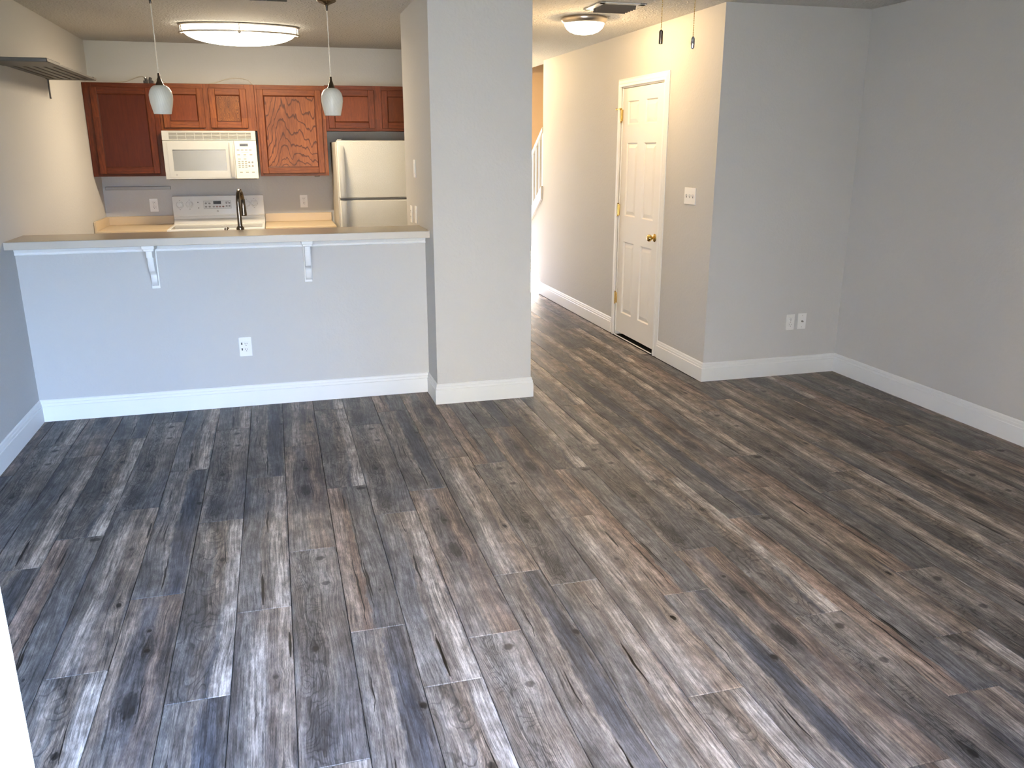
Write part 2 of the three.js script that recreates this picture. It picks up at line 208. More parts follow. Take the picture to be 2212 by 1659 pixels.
function printTex(p, s) {
  const { w, h } = PRINT, bases = TONES[p.base];
  return dataTex(w, h, (a, v) => {
    const l = v * 6.77; let A = a + 0.15 * (vn(a * 0.9, l * 0.45, s) - 0.5) + 0.045 * (vn(a * 2.5, l * 1.2, s + 1) - 0.5) + 0.010 * (vn(a * 7, l * 4.2, s + 2) - 0.5), kn = 0;
    for (const [ka, kl, ra, rl, dk] of p.knots) { const da = (a - ka) / ra, dl = (l - kl) / rl, q = da * da + dl * dl; if (q < 40) { A += (da > 0 ? -1 : 1) * 0.05 * Math.exp(-q * 0.12) * Math.min(1, Math.abs(da)); const wob = 0.7 + 0.9 * vn(a * 30 + 9, l * 16, s + 3); kn = Math.max(kn, dk * (1 - sm(0.25, 1.3, q * wob))); kn = Math.max(kn, 0.22 * dk * sm(0.5, 1, Math.sin(Math.sqrt(q) * 5 + 3 * vn(a * 8, l * 5, s + 4))) * Math.exp(-q * 0.12)); } }
    let c = bases.slice(); const mixc = (t, k) => { for (let i = 0; i < 3; i++) c[i] += (t[i] - c[i]) * k; };
    const t1 = fbm(A * 2.6 + 3, l * 0.32, s + 6); mixc(TONES.slate, 0.75 * sm(0.52, 0.8, t1)); mixc(TONES.tan, 0.6 * sm(0.52, 0.2, t1));
    for (const [bc, bw, bt, bs, f, t] of p.bands) { const e = 0.07 * (vn(A * 9, l * 2.0, s + 11) - 0.5) + 0.06 * (vn(A * 30, l * 9, s + 12) - 0.5); const d = Math.abs(A - bc + e) / bw; const k = bs * (1 - sm(0.55, 1.15, d)) * sm(f - 0.35, f + 0.35, l + 0.5 * (vn(A * 7, l, s + 13) - 0.5) + (f === 0 ? 1 : 0)) * (1 - sm(t - 0.4, t + 0.4, l - (t === 7 ? 1 : 0))); mixc(TONES[bt], k * (0.75 + 0.4 * vn(A * 5, l * 0.9, s + 14))); }
    const m1 = fbm(a * 5, l * 2.4, s + 20), m2 = vn(a * 16, l * 7, s + 21);
    let k = 1.03 + 0.38 * (m1 - 0.5) + 0.20 * (m2 - 0.5) - 0.11 * sm(0.60, 0.82, vn(a * 3.3, l * 1.15, s + 23)) * (0.5 + m2);
    const g1 = vn(A * 34, l * 1.3, s + 30), g2 = vn(A * 80, l * 3.2, s + 31), g3 = vn(a * 150, l * 24, s + 32);
    k *= 1 + 0.26 * (g1 - 0.5) + 0.30 * (g2 - 0.5) + 0.24 * (g3 - 0.5) - 0.22 * sm(0.66, 0.8, vn(A * 62, l * 1.9, s + 34)) * sm(0.4, 0.6, vn(a * 4, l * 1.3, s + 35));
    const [ca, cs, csc] = p.cath, dx = (A - ca); const r = (Math.sqrt(dx * dx * 26 + 0.03) + 0.30 * l * (vn(2, Math.floor(l / 3.4), s) > 0.5 ? 1 : -1) + 0.25 * vn(a * 3, l * 1.1, s + 40)) * 5.2 * csc, fr = r - Math.floor(r);
    k *= 1 - 0.30 * cs * sm(0.5, 0.9, fr) * (1 - sm(0.93, 1, fr)) * sm(0.3, 0.62, vn(a * 3.1, l * 0.8, s + 41)) * Math.exp(-dx * dx * 9);
    const ln = A * 17 + 1.2 * vn(a * 3, l * 0.8, s + 44), lf = ln - Math.floor(ln); k *= 1 - 0.26 * sm(0.86, 0.94, lf) * (1 - sm(0.95, 0.99, lf)) * sm(0.5, 0.7, vn(Math.floor(ln) * 3.7, l * 0.9, s + 45));
    if (p.swirl) { const q = vn(a * 2.3 + 5, l * 1.05, s + 60) + 0.4 * vn(a * 5.5, l * 2.3, s + 61) + 0.06 * vn(a * 22, l * 9, s + 62), f7 = q * p.swirl[2] - Math.floor(q * p.swirl[2]); k *= 1 - 0.24 * sm(0.60, 0.86, f7) * (1 - sm(0.90, 1, f7)) * (1 - sm(p.swirl[1] - 0.15, p.swirl[1] + 0.05, Math.abs(a - p.swirl[0]))) * (0.5 + 0.8 * vn(a * 4, l * 1.4, s + 63)); }
    let cr = 0; for (const [ka, f, t, wd] of p.cracks) if (l > f && l < t) { const q = (l - f) / (t - f), off = 0.10 * (vn(3, l * 0.7, s + 50) - 0.5) + 0.03 * (vn(5, l * 3.5, s + 51) - 0.5); const d = Math.abs(a - ka - off) / (wd * (0.35 + Math.sin(q * Math.PI) * 0.75) * (0.6 + 0.8 * vn(7, l * 6, s + 52))); cr = Math.max(cr, 0.85 * (1 - sm(0.35, 1, d))); }
    k *= (1 - kn) * (1 - cr);
    k = 1 + (k - 1) * 1.2; return [c[0] * k, c[1] * k * 0.995, c[2] * k * 0.98];
  }, true);
}
const plankBump = dataTex(128, 512, (u, v) => { const g = 255 * (0.6 * vn(u * 60, v * 30, 71) + 0.4 * vn(u * 120, v * 90, 72)); return [g, g, g]; }, false);
const plankM = {}; Object.keys(PRINTS).forEach((n, i) => { const map = printTex(PRINTS[n], 100 + i * 97); map.wrapS = map.wrapT = THREE.ClampToEdgeWrapping;
  plankM[n] = [1, 0.90, 1.09].map((q) => new THREE.MeshPhysicalMaterial({ specularIntensity: 0.55, map, color: lin(0.60 * q, 0.60 * q, 0.625 * q), roughness: 0.52, bumpMap: plankBump, bumpScale: 0.0003 })); });
const PW = 0.1875, PL = 1.27, X0 = 0.0755;
const JOINT = [0.9, 0.49, 0.71, 0.475, 0.235, 1.07, 0.465, 0.0, 0.85, 0.23, 0.59, 0.37, 1.26, 0.12, 0.85, 0.30, 0.0, 0.56, 1.055, 0.79, 0.385, 0.92, 0.715, 0.31, 0.54, 0.85, 0.2, 0.66, 1.0, 0.4];
// prints as the floor shows them, row: { joint: print of the plank that starts there }
const LAID = { 1: ['split', 'cathedral', 'slate', 'mottle'], 2: ['mottle', 'split', 'slate', 'tanGrey'], 3: ['slate', 'swirl', 'pinkSplit', 'tanGrey'], 4: ['slate', 'cathedral', 'tanPale', 'swirl'], 5: ['split', 'slate', 'mottle', 'split'], 6: ['split', 'cathedral', 'swirl', 'slate'], 7: ['slate', 'split', 'tanPale', 'tanGrey'],
  8: ['tanPale', 'mottle', 'cathedral', 'split'], 9: ['swirl', 'pinkSplit', 'slate', 'tanPale'], 10: ['cathedral', 'split', 'swirl', 'mottle'], 11: ['slate', 'mottle', 'cathedral', 'split'], 12: ['mottle', 'tanPale', 'slate', 'swirl'], 13: ['pinkSplit', 'cathedral', 'split', 'tanPale'], 14: ['slate', 'mottle', 'tanPale', 'swirl'], 15: ['swirl', 'pinkSplit', 'slate', 'mottle'],
  16: ['split', 'cathedral', 'mottle', 'tanGrey'], 17: ['tanPale', 'swirl', 'cathedral', 'slate'], 18: ['slate', 'slate', 'pinkSplit', 'tanPale'], 19: ['mottle', 'tanPale', 'swirl', 'split'], 20: ['split', 'pinkSplit', 'cathedral', 'slate'], 21: ['cathedral', 'split', 'slate', 'mottle'], 22: ['tanPale', 'swirl', 'mottle', 'cathedral'], 23: ['tanPale', 'split', 'slate', 'mottle'], 24: ['cathedral', 'mottle', 'tanPale', 'slate'] };
const order = ['split', 'slate', 'cathedral', 'mottle', 'tanPale', 'tanGrey', 'pinkSplit', 'swirl'];
const floor = struct('floor', bx(-0.12, RX + 0.12, -0.16, -0.007, FZ - 0.12, BZ + 0.12), M.dark);
function plankGeo(wd, len, u0, u1, v0, v1) { // a plank with eased top edges, its corner at the origin, top at y = 0
  const e = 0.0014, g = 0.0009, y1 = 0, y0 = -0.0018, yb = -0.007;
  const ring = (i, y) => [[g + i, y, g + i], [wd - g - i, y, g + i], [wd - g - i, y, len - g - i], [g + i, y, len - g - i]];
  const T = ring(e, y1), S = ring(0, y0), B = ring(0, yb), pos = [], uv = [];
  const q = (a, b, c, d) => { for (const p of [a, b, c, a, c, d]) { pos.push(...p); uv.push(u0 + (u1 - u0) * p[0] / wd, v0 + (v1 - v0) * p[2] / len); } };
  q(T[0], T[3], T[2], T[1]);
  for (let i = 0; i < 4; i++) { const j = (i + 1) % 4; q(T[i], T[j], S[j], S[i]); q(S[i], S[j], B[j], B[i]); }
  const o = new THREE.BufferGeometry(); o.setAttribute('position', new THREE.Float32BufferAttribute(pos, 3)); o.setAttribute('uv', new THREE.Float32BufferAttribute(uv, 2)); o.computeVertexNormals(); return o; }
const fullPlank = plankGeo(PW, PL, 0, 1, 0, 1);
for (let r = 0; r <= 28; r++) {
  const xa = X0 + (r - 1) * PW, xb = xa + PW, xc0 = Math.max(0, xa), xc1 = Math.min(RX, xb); if (xc1 - xc0 < 0.01) continue;
  const mid = (xc0 + xc1) / 2, zmin = mid < 2.90 ? KZ : mid < HX + 0.02 ? FZ : GZ - 0.05, j0 = JOINT[r];
  for (let k = -6; k < 5; k++) {
    const za = j0 + k * PL, zb = za + PL, z0 = Math.max(za, zmin), z1 = Math.min(zb, BZ + 0.02); if (z1 - z0 < 0.02) continue;
    const full = xc1 - xc0 > PW - 1e-6 && z1 - z0 > PL - 1e-6;
    const row = LAID[r], start = [1, 2, 3, 4, 5, 6, 8, 12, 14, 18].includes(r) ? k + 1 : k; // a row's list begins at its first joint, or in these rows one plank sooner
    const name = row && start >= 0 && start < 4 ? row[start] : order[(r * 3 + (k + 8) * 5 + Math.floor(rnd() * 3)) % 8];
    const m = plankM[name][Math.floor(rnd() * 3)];
    const p = obj('plank', full ? fullPlank : plankGeo(xc1 - xc0, z1 - z0, (xc0 - xa) / PW, (xc1 - xa) / PW, (z0 - za) / PL, (z1 - za) / PL), m, floor);
    p.position.set(xc0, 0, z0);
  }
}

// ------------------------------------------------------------------ baseboards
const BB = [[0, 0], [0.015, 0], [0.015, 0.094], [0.0115, 0.097], [0.0115, 0.111], [0.0085, 0.115], [0.0075, 0.126], [0.0035, 0.132], [0, 0.133]];
const onFloor = (x, z, h) => [x, h, z];
{ const p = [[0, BZ], [0, 0], [PX0, 0], [PX0, PZ1], [PX1, PZ1], [PX1, FZ]].map(([x, z]) => [x, z]);
  // offset to the room side: left of the walking direction seen with z downwards
  const prof = BB.map(([o, h]) => [-o, h]); const flip = (q) => q;
  const names = ['baseboard_left', 'baseboard_half_wall', 'baseboard_pillar_side', 'baseboard_pillar_front', 'baseboard_pillar_hall'];
  names.forEach((n, i) => struct(n, sweep(p, BB, onFloor, i, i + 1), M.trim));
  struct('baseboard_hall_far', sweep([[HX, -1.372], [HX, -4.85]].reverse(), BB, onFloor), M.trim);
  const q = [[HX, -0.438], [HX, GZ], [RX, GZ], [RX, BZ]];
  ['baseboard_hall_near', 'baseboard_alcove', 'baseboard_right'].forEach((n, i) => struct(n, sweep(q, BB, onFloor, i, i + 1), M.trim)); }

// ------------------------------------------------------------------ hall door (six panels)
{ const d = structGroup('door_1');
  const CAS = [[0, 0], [0, 0.018], [0.018, 0.018], [0.024, 0.014], [0.046, 0.012], [0.052, 0.009], [0.060, 0.006], [0.060, 0]];
  const onHall = (z, y, h) => [HX - h, y, z];
  const path = [[DZ1 + 0.027, 0], [DZ1 + 0.027, DH - 0.001], [DZ0 - 0.005, DH - 0.001], [DZ0 - 0.005, 0]];
  path[0][0] = path[1][0] = DZ1 + 0.028; path[2][0] = path[3][0] = DZ0 - 0.006;
  ['casing', 'casing', 'casing'].forEach((n, i) => obj(n, sweep(path, CAS.map(([o, h]) => [-o, h]), onHall, i, i + 1), M.trim, d));
  obj('jamb', [bx(HX, HX + 0.12, 0, DH, DZ0 - 0.012, DZ0 + 0.012), bx(HX, HX + 0.12, 0, DH, DZ1 - 0.012, DZ1 + 0.030), bx(HX, HX + 0.12, DH - 0.012, DH + 0.02, DZ0, DZ1), bx(HX + 0.05, HX + 0.075, 0, DH, DZ0 + 0.012, DZ0 + 0.022), bx(HX + 0.05, HX + 0.075, 0, DH, DZ1 - 0.022, DZ1 - 0.012)], M.trim, d);
  const L0 = DZ0 + 0.014, L1 = DZ1 - 0.014, LB = 0.034, LT = DH - 0.016, LX = HX + 0.006, LX1 = HX + 0.041;
  const cols = [[-1.19, -0.985], [-0.853, -0.645]], rows = [[0.212, 0.815], [1.03, 1.61], [1.752, 1.93]];
  const holes = []; for (const [a, b] of cols) for (const [c, e] of rows) holes.push([[a, c], [b, c], [b, e], [a, e]]);
  const leaf = obj('leaf', sideExtrude([[L0, LB], [L1, LB], [L1, LT], [L0, LT]], LX, LX1, 0.0015, holes), M.door, d);
  for (const [a, b] of cols) for (const [c, e] of rows) { // raised panel: groove, slope, field
    const ringPts = (i, x) => [[x, c + i, a + i], [x, c + i, b - i], [x, e - i, b - i], [x, e - i, a + i]]; const R = [ringPts(0, LX + 0.001), ringPts(0.007, LX + 0.011), ringPts(0.014, LX + 0.011), ringPts(0.040, LX + 0.003)]; const pos = [];
    for (let k = 0; k < 3; k++) for (let i = 0; i < 4; i++) { const j = (i + 1) % 4; const [p, q, r, s] = [R[k][i], R[k][j], R[k + 1][j], R[k + 1][i]]; for (const v of [p, r, q, p, s, r]) pos.push(...v); }
    { const [p, q, r, s] = R[3]; for (const v of [p, r, q, p, s, r]) pos.push(...v); }
    const g = new THREE.BufferGeometry(); g.setAttribute('position', new THREE.Float32BufferAttribute(pos, 3)); g.computeVertexNormals(); obj('panel', metreUV(g), M.door, leaf); }
  for (const y of [1.826, 1.071, 0.326]) { const h = obj('hinge', [cyl(0.006, 0.006, 0.09, 12).translate(HX - 0.006, y, DZ0 + 0.002), rb(HX - 0.006, HX + 0.004, y - 0.045, y + 0.045, DZ0 + 0.002, DZ0 + 0.024, 0.001), cyl(0.004, 0.0075, 0.01, 10).translate(HX - 0.006, y - 0.05, DZ0 + 0.002), cyl(0.0075, 0.004, 0.01, 10).translate(HX - 0.006, y + 0.05, DZ0 + 0.002)], M.brass, d);
    h.userData.label = 'brass hinge'; }
  const stop = obj('door_stop', [cyl(0.003, 0.003, 0.05, 8).rotateX(Math.PI / 2).translate(HX - 0.020, 1.875, DZ0 - 0.03), cyl(0.007, 0.007, 0.012, 10).rotateX(Math.PI / 2).translate(HX - 0.020, 1.875, DZ0 - 0.06), rb(HX - 0.022, HX - 0.002, 1.868, 1.882, DZ0 - 0.006, DZ0 + 0.012, 0.001)], M.brass, d);
  const knob = obj('knob', lathe([[0, 0.062], [0.012, 0.062], [0.022, 0.056], [0.027, 0.046], [0.026, 0.036], [0.018, 0.028], [0.011, 0.022], [0.011, 0.008], [0.014, 0.006]], 32).rotateZ(Math.PI / 2).translate(LX, 0.905, -0.597), M.brass, leaf);
  obj('rose', lathe([[0.010, 0.012], [0.020, 0.011], [0.028, 0.006], [0.032, 0]], 32).rotateZ(Math.PI / 2).translate(LX, 0.905, -0.597), M.brass, leaf);
  obj('latch_plate', rb(LX - 0.001, LX + 0.02, 0.875, 0.935, L1 + 0.0005, L1 + 0.003, 0.0005), M.brass, leaf);
  obj('threshold', rb(HX - 0.012, HX - 0.002, 0, 0.006, DZ0 + 0.012, DZ1 - 0.012, 0.002), M.trim, d);
  struct('floor_closet_shade', bx(HX - 0.001, HX + 0.84, -0.006, 0.002, DZ0 + 0.012, DZ1 - 0.012), M.dark);  // coloured black so the shade under the door is painted in
  struct('wall_closet_shade', [bx(HX + 0.82, HX + 0.86, 0, 2.3, DZ0 - 0.14, DZ1 + 0.14), bx(HX + 0.121, HX + 0.82, 0, 2.3, DZ0 - 0.14, DZ0 - 0.10), bx(HX + 0.121, HX + 0.82, 0, 2.3, DZ1 + 0.10, DZ1 + 0.14), bx(HX + 0.121, HX + 0.82, 2.26, 2.3, DZ0 - 0.1, DZ1 + 0.1)], M.dark);  // black box added to keep light out of the door gap
}

// ------------------------------------------------------------------ stairs behind the hall wall
{ const st = structGroup('stairs');
  for (let k = 0; k < 9; k++) { const z = -4.9 + k * 0.28, y = 0.187 * (k + 1); obj('step', [bx(HX + 0.122, 5.218, Math.max(0.001, y - 0.2), y - 0.02, z, z + 0.28), rb(HX + 0.122, 5.218, y - 0.028, y, z - 0.025, z + 0.28, 0.008)], M.carpet, st); }
}
{ const r = thing('stair_railing', 'white stair railing with square balusters beside the hall wall', 'railing');
  const strip = (y0, y1, z0, z1) => [[z0, stairY(z0) + y0], [z1, stairY(z1) + y0], [z1, stairY(z1) + y1], [z0, stairY(z0) + y1]];
  obj('skirt_board', sideExtrude(strip(0, 0.135, -4.86, -3.40), HX - 0.022, HX + 0.06, 0.003), M.trim, r);
  obj('handrail', [sideExtrude(strip(0.70, 0.752, -4.86, -3.412), HX - 0.012, HX + 0.05, 0.012)], M.trim, r);
  for (let k = 0; k < 13; k++) { const z = -3.435 - k * 0.113; obj('baluster', [sideExtrude([[z - 0.017, stairY(z - 0.017) + 0.125], [z + 0.017, stairY(z + 0.017) + 0.125], [z + 0.017, stairY(z + 0.017) + 0.715], [z - 0.017, stairY(z - 0.017) + 0.715]], HX + 0.002, HX + 0.036, 0.002)], M.trim, r); }
}

// ------------------------------------------------------------------ front door at the hall end, patio door by the camera, ground
{ const d = structGroup('door_2');
  obj('frame', [bx(3.10, 3.15, 0, 2.05, FZ - 0.12, FZ + 0.01), bx(4.01, 4.06, 0, 2.05, FZ - 0.12, FZ + 0.01), bx(3.15, 4.01, 2.0, 2.05, FZ - 0.12, FZ + 0.01)], M.trim, d);
  obj('stile', [bx(3.15, 3.20, 0.02, 2.0, FZ - 0.09, FZ - 0.05), bx(3.96, 4.01, 0.02, 2.0, FZ - 0.09, FZ - 0.05), bx(3.20, 3.96, 0.02, 0.07, FZ - 0.09, FZ - 0.05), bx(3.20, 3.96, 1.95, 2.0, FZ - 0.09, FZ - 0.05)], M.trim, d);
  obj('pane', bx(3.20, 3.96, 0.07, 1.95, FZ - 0.072, FZ - 0.068), M.pane, d); }
{ const d = structGroup('door_3');
  obj('frame', [bx(0.28, 0.33, 0, 2.05, BZ, BZ + 0.12), bx(2.25, 2.30, 0, 2.05, BZ, BZ + 0.12), bx(0.33, 2.25, 2.0, 2.05, BZ, BZ + 0.12), bx(0.33, 2.25, -0.005, 0.02, BZ, BZ + 0.12)], M.trim, d);
  const panel = (z, x0, x1) => { const p = obj('sliding_panel', [rb(x0, x0 + 0.07, 0.02, 2.0, z, z + 0.035), rb(x1 - 0.07, x1, 0.02, 2.0, z, z + 0.035), rb(x0 + 0.07, x1 - 0.07, 0.02, 0.12, z, z + 0.035), rb(x0 + 0.07, x1 - 0.07, 1.92, 2.0, z, z + 0.035)], M.trim, d); obj('pane', bx(x0 + 0.07, x1 - 0.07, 0.12, 1.92, z + 0.016, z + 0.020), M.pane, p); };
  panel(BZ + 0.02, 0.33, 1.257); panel(BZ + 0.065, 0.345, 1.262); }
struct('ground', bx(-40, 40, -0.3, -0.165, -45, 45), M.lawn);
struct('added_bounce_house', bx(-3.2, 1.9, -0.164, 5.2, 11, 17), M.stucco);  // added, unseen: sunlit face throws warm light through the patio door
struct('added_dark_house', bx(-24, -3.21, -0.164, 9.0, 12, 17), M.addedBlock);  // added, unseen: dull block that dims light reaching the right wall
struct('added_sky_block', bx(-8, 16, -0.164, 6.2, -20, -14.5), M.addedBlock);  // added, unseen: hides blue sky from the front door
struct('patio_slab', bx(-1, 6.5, -0.164, -0.03, BZ + 0.125, BZ + 3.2), M.concrete);

// ------------------------------------------------------------------ bar: top, trim, corbels
{ const b = thing('bar_counter', 'long tan laminate bar top capping the half wall in front of the kitchen', 'counter');
  const top = obj('bar_top', rb(0.002, PX0 - 0.002, 1.0405, 1.084, -0.20, 0.188, 0.004, 3), M.barTop, b);
  obj('front_edge', rb(0.002, PX0 - 0.002, 1.0405, 1.0815, 0.186, 0.1905, 0.0015), M.barEdge, b).userData.label = 'pale grey front edge band';
  obj('sink_counter', [bx(0.002, 0.80, 0.875, 0.915, -0.74, -0.122), bx(1.60, PX0 - 0.002, 0.875, 0.915, -0.74, -0.122), bx(0.80, 1.60, 0.875, 0.915, -0.74, -0.66), bx(0.80, 1.60, 0.875, 0.915, -0.36, -0.122)], M.counter, b);
  obj('sink_basin', [bx(0.80, 1.60, 0.70, 0.712, -0.66, -0.36), bx(0.79, 0.80, 0.70, 0.915, -0.66, -0.36), bx(1.60, 1.61, 0.70, 0.915, -0.66, -0.36), bx(0.79, 1.61, 0.70, 0.874, -0.67, -0.66), bx(0.79, 1.61, 0.70, 0.874, -0.36, -0.35)], M.chrome, b);
  obj('sink_cabinet', [bx(0.002, 0.78, 0.09, 0.874, -0.70, -0.122), bx(1.62, PX0 - 0.002, 0.09, 0.874, -0.70, -0.122), bx(0.78, 1.62, 0.09, 0.69, -0.70, -0.122), bx(0.002, PX0 - 0.002, 0.001, 0.09, -0.63, -0.122)], M.oak, b);
  const TR = [[0, 0.990], [0.010, 0.990], [0.013, 0.994], [0.013, 1.001], [0.010, 1.005], [0.018, 1.022], [0.022, 1.039], [0, 1.039]];
  struct('trim_1', sweep([[0, 0], [PX0, 0]], TR, onFloor), M.trim); }
function corbel(x, label) { const c = thing('corbel', label, 'bracket', [x, 0, 0], 'brackets under the bar top');
  obj('back_plate', rb(-0.0235, 0.0235, 0.772, 1.0, 0.0, 0.014, 0.002), M.trim, c);
  const cap = [[0, 1.0], [0.148, 1.0], [0.156, 1.006], [0.158, 1.016], [0.166, 1.020], [0.166, 1.0395], [0, 1.0395]];
  obj('cap', [rb(-0.0345, 0.0345, 1.020, 1.0395, 0.001, 0.168, 0.003), rb(-0.030, 0.030, 1.006, 1.022, 0.001, 0.160, 0.006, 3)], M.trim, c);
  const pts = [[0.012, 1.008], [0.142, 1.008], [0.142, 0.968], [0.112, 0.966]]; // then the S-curve down to the wall
  const curve = new THREE.CatmullRomCurve3([[0.112, 0.966], [0.116, 0.945], [0.112, 0.915], [0.095, 0.885], [0.066, 0.868], [0.056, 0.855], [0.056, 0.835], [0.050, 0.810], [0.034, 0.792], [0.013, 0.788]].map(([z, y]) => new THREE.Vector3(z, y, 0)));
  for (const p of curve.getPoints(36).slice(1)) pts.push([p.x, p.y]);
  obj('scroll', toCreasedNormals(sideExtrude(pts, -0.0165, 0.0165, 0.0015), 0.6), M.trim, c); return c; }
corbel(0.7225, 'white scrolled bracket under the bar, the left one'); corbel(1.606, 'white scrolled bracket under the bar, right one above the outlet');

// ------------------------------------------------------------------ plates: outlets and switches
function receptacle(y, parent, m = M.plate) { const r = obj('receptacle', [rb(-0.0165, 0.0165, y - 0.0135, y + 0.0135, 0.004, 0.0085, 0.006, 3)], m, parent);
  obj('slots', [bx(-0.0075, -0.0045, y - 0.002, y + 0.008, 0.0082, 0.0092), bx(0.0045, 0.0075, y - 0.001, y + 0.007, 0.0082, 0.0092), cyl(0.003, 0.003, 0.001, 12).rotateX(Math.PI / 2).translate(0, y - 0.008, 0.0087)], M.slotGrey, r); return r; }
function outlet(label, pos, turn, w = 0.070, h = 0.115, group) { const o = thing('outlet', label, 'outlet', pos, group); o.rotation.y = turn; obj('cover_plate', rb(-w / 2, w / 2, -h / 2, h / 2, 0, 0.006, 0.003, 3), M.plate, o); for (const y of [0.0195, -0.0195]) receptacle(y, o); obj('screw', cyl(0.003, 0.003, 0.001, 12).rotateX(Math.PI / 2).translate(0, 0, 0.0065), M.nickel, o); return o; }
function switchPlate(label, pos, turn, gangs, kind = 'toggle') { const w = 0.035 + 0.046 * gangs - 0.011, h = 0.114, o = thing('light_switch', label, 'switch', pos); o.rotation.y = turn; obj('cover_plate', rb(-w / 2, w / 2, -h / 2, h / 2, 0, 0.006, 0.003, 3), M.plate, o);
  for (let k = 0; k < gangs; k++) { const x = (k - (gangs - 1) / 2) * 0.046; if (kind === 'toggle') { obj('bezel', bx(x - 0.0055, x + 0.0055, -0.012, 0.012, 0.0055, 0.0066), M.creamDark, o); obj('toggle', rb(x - 0.0045, x + 0.0045, -0.002, 0.011, 0.005, 0.018, 0.002), M.plate, o); } else obj('rocker', rb(x - 0.0165, x + 0.0165, -0.033, 0.033, 0.004, 0.0095, 0.002), M.plate, o); } return o; }
{ const o = thing('outlet', 'white outlet with two black charging ports low on the half wall', 'outlet', [1.1945, 0.3835, 0]); // half wall
  obj('cover_plate', rb(-0.039, 0.039, -0.0615, 0.0615, 0, 0.007, 0.004, 3), M.plate, o); obj('insert', rb(-0.029, 0.027, -0.034, 0.034, 0.005, 0.008, 0.003), M.plate, o);
  for (const y of [0.0175, -0.0185]) { const r = receptacle(y, o); r.position.set(0.005, 0, 0.0005); obj('charging_port', rb(-0.024, -0.0165, y - 0.004, y + 0.010, 0.0075, 0.0092, 0.0008), M.slot, o); } }
outlet('white duplex outlet low on grey wall, left of the cable plate', [4.8895, 0.384, GZ], 0, 0.066, 0.112);
{ const o = thing('cable_plate', 'white cable jack plate low on grey wall beside the outlet', 'outlet', [4.983, 0.386, GZ]); obj('cover_plate', rb(-0.034, 0.034, -0.057, 0.057, 0, 0.006, 0.003, 3), M.plate, o); obj('jack', [cyl(0.007, 0.007, 0.010, 6).rotateX(Math.PI / 2).translate(0, 0, 0.009), cyl(0.0045, 0.0045, 0.018, 12).rotateX(Math.PI / 2).translate(0, 0, 0.011)], M.slotGrey, o); for (const y of [0.041, -0.041]) obj('screw', cyl(0.003, 0.003, 0.001, 12).rotateX(Math.PI / 2).translate(0, y, 0.0065), M.nickel, o); }
outlet('white outlet on the kitchen back wall left of the stove', [0.401, 1.085, KZ], 0);
outlet('white outlet on the kitchen back wall between stove and refrigerator', [1.70, 1.098, KZ], 0);
switchPlate('three toggle light switch plate on hall wall right of the door', [HX, 1.249, -0.040], -Math.PI / 2, 3);
switchPlate('white light switch high on the narrow wall beside the refrigerator', [PX0, 1.442, -0.302], -Math.PI / 2, 1, 'rocker');
outlet('white outlet just above the bar top, nearer the refrigerator', [PX0, 1.134, -0.50], -Math.PI / 2);
switchPlate('white switch just above the right end of the bar top', [PX0, 1.144, -0.305], -Math.PI / 2, 1, 'rocker');

// ------------------------------------------------------------------ kitchen counters along the back wall
function counterRun(label, x0, x1, side, z1) { const c = thing('kitchen_counter', label, 'counter');
  obj('countertop', rb(x0, x1, 0.877, 0.917, KZ + 0.001, z1, 0.004), M.counter, c);
  const s = [rb(x0, x1, 0.917, 0.992, KZ + 0.001, KZ + 0.020, 0.004)]; obj('backsplash', s, M.counter, c);
  if (side) obj('side_splash', rb(x0, x0 + 0.019, 0.917, 0.994, KZ + 0.021, z1 - 0.002, 0.004), M.counter, c);
  const base = obj('base_cabinet', [bx(x0, x1, 0.09, 0.876, KZ + 0.001, z1 - 0.03), bx(x0, x1, 0.001, 0.09, KZ + 0.001, z1 - 0.10)], M.oak, c);
  obj('door', rb(x0 + 0.03, x1 - 0.03, 0.12, 0.70, z1 - 0.03, z1 - 0.012, 0.004), M.oak, base); obj('drawer', rb(x0 + 0.03, x1 - 0.03, 0.72, 0.85, z1 - 0.03, z1 - 0.012, 0.004), M.oak, base); }
counterRun('beige countertop with backsplash left of the stove', 0.002, 0.555, true, -2.21);
counterRun('tan countertop with backsplash right of the stove', 1.345, 1.945, false, -2.21);

// ------------------------------------------------------------------ wall cabinets
const CF = -2.489; // face frame plane
function panelDoor(cab, x0, x1, y0, y1, frameM, panelM, z = CF + 0.0005) { // shaker style door: mitred frame round a recessed flat panel
  const w = 0.052, t = 0.019, e = 0.004;
  const stile = (a, b, c, d) => metreUV(rb(a, b, c, d, z, z + t, e, 2), 2.2), rail = (a, b, c, d) => metreUV(rb(a, b, c, d, z, z + t, e, 2), 2.2, 'x');
  const d = obj('door', [stile(x0, x0 + w, y0, y1), stile(x1 - w, x1, y0, y1), rail(x0 + w, x1 - w, y1 - w, y1), rail(x0 + w, x1 - w, y0, y0 + w)], frameM, cab);
  const g = new THREE.BoxGeometry(x1 - x0 - 2 * w + 0.01, y1 - y0 - 2 * w + 0.01, 0.004).translate((x0 + x1) / 2, (y0 + y1) / 2, z + 0.0125); obj('panel', g, panelM, d);
  const b = 0.007, X0_ = x0 + w, X1_ = x1 - w, Y0_ = y0 + w, Y1_ = y1 - w; // sloped inner lip, darkened to paint in the shadow line
  obj('inner_lip', sweep([[X0_, Y0_], [X1_, Y0_], [X1_, Y1_], [X0_, Y1_], [X0_, Y0_]], [[-0.001, z + 0.0185], [b, z + 0.0148], [b, z + 0.013], [-0.001, z + 0.013]], (a, c, h) => [a, c, h]), M.oakEdgeShade, d); obj('edge_shade', bx(x0 - 0.0015, x1 + 0.0015, y0 - 0.0015, y1 + 0.0015, z, z + 0.013), M.oakEdgeShade, d); return d; }  // lip and dark box behind the door stand in for shadow outlines
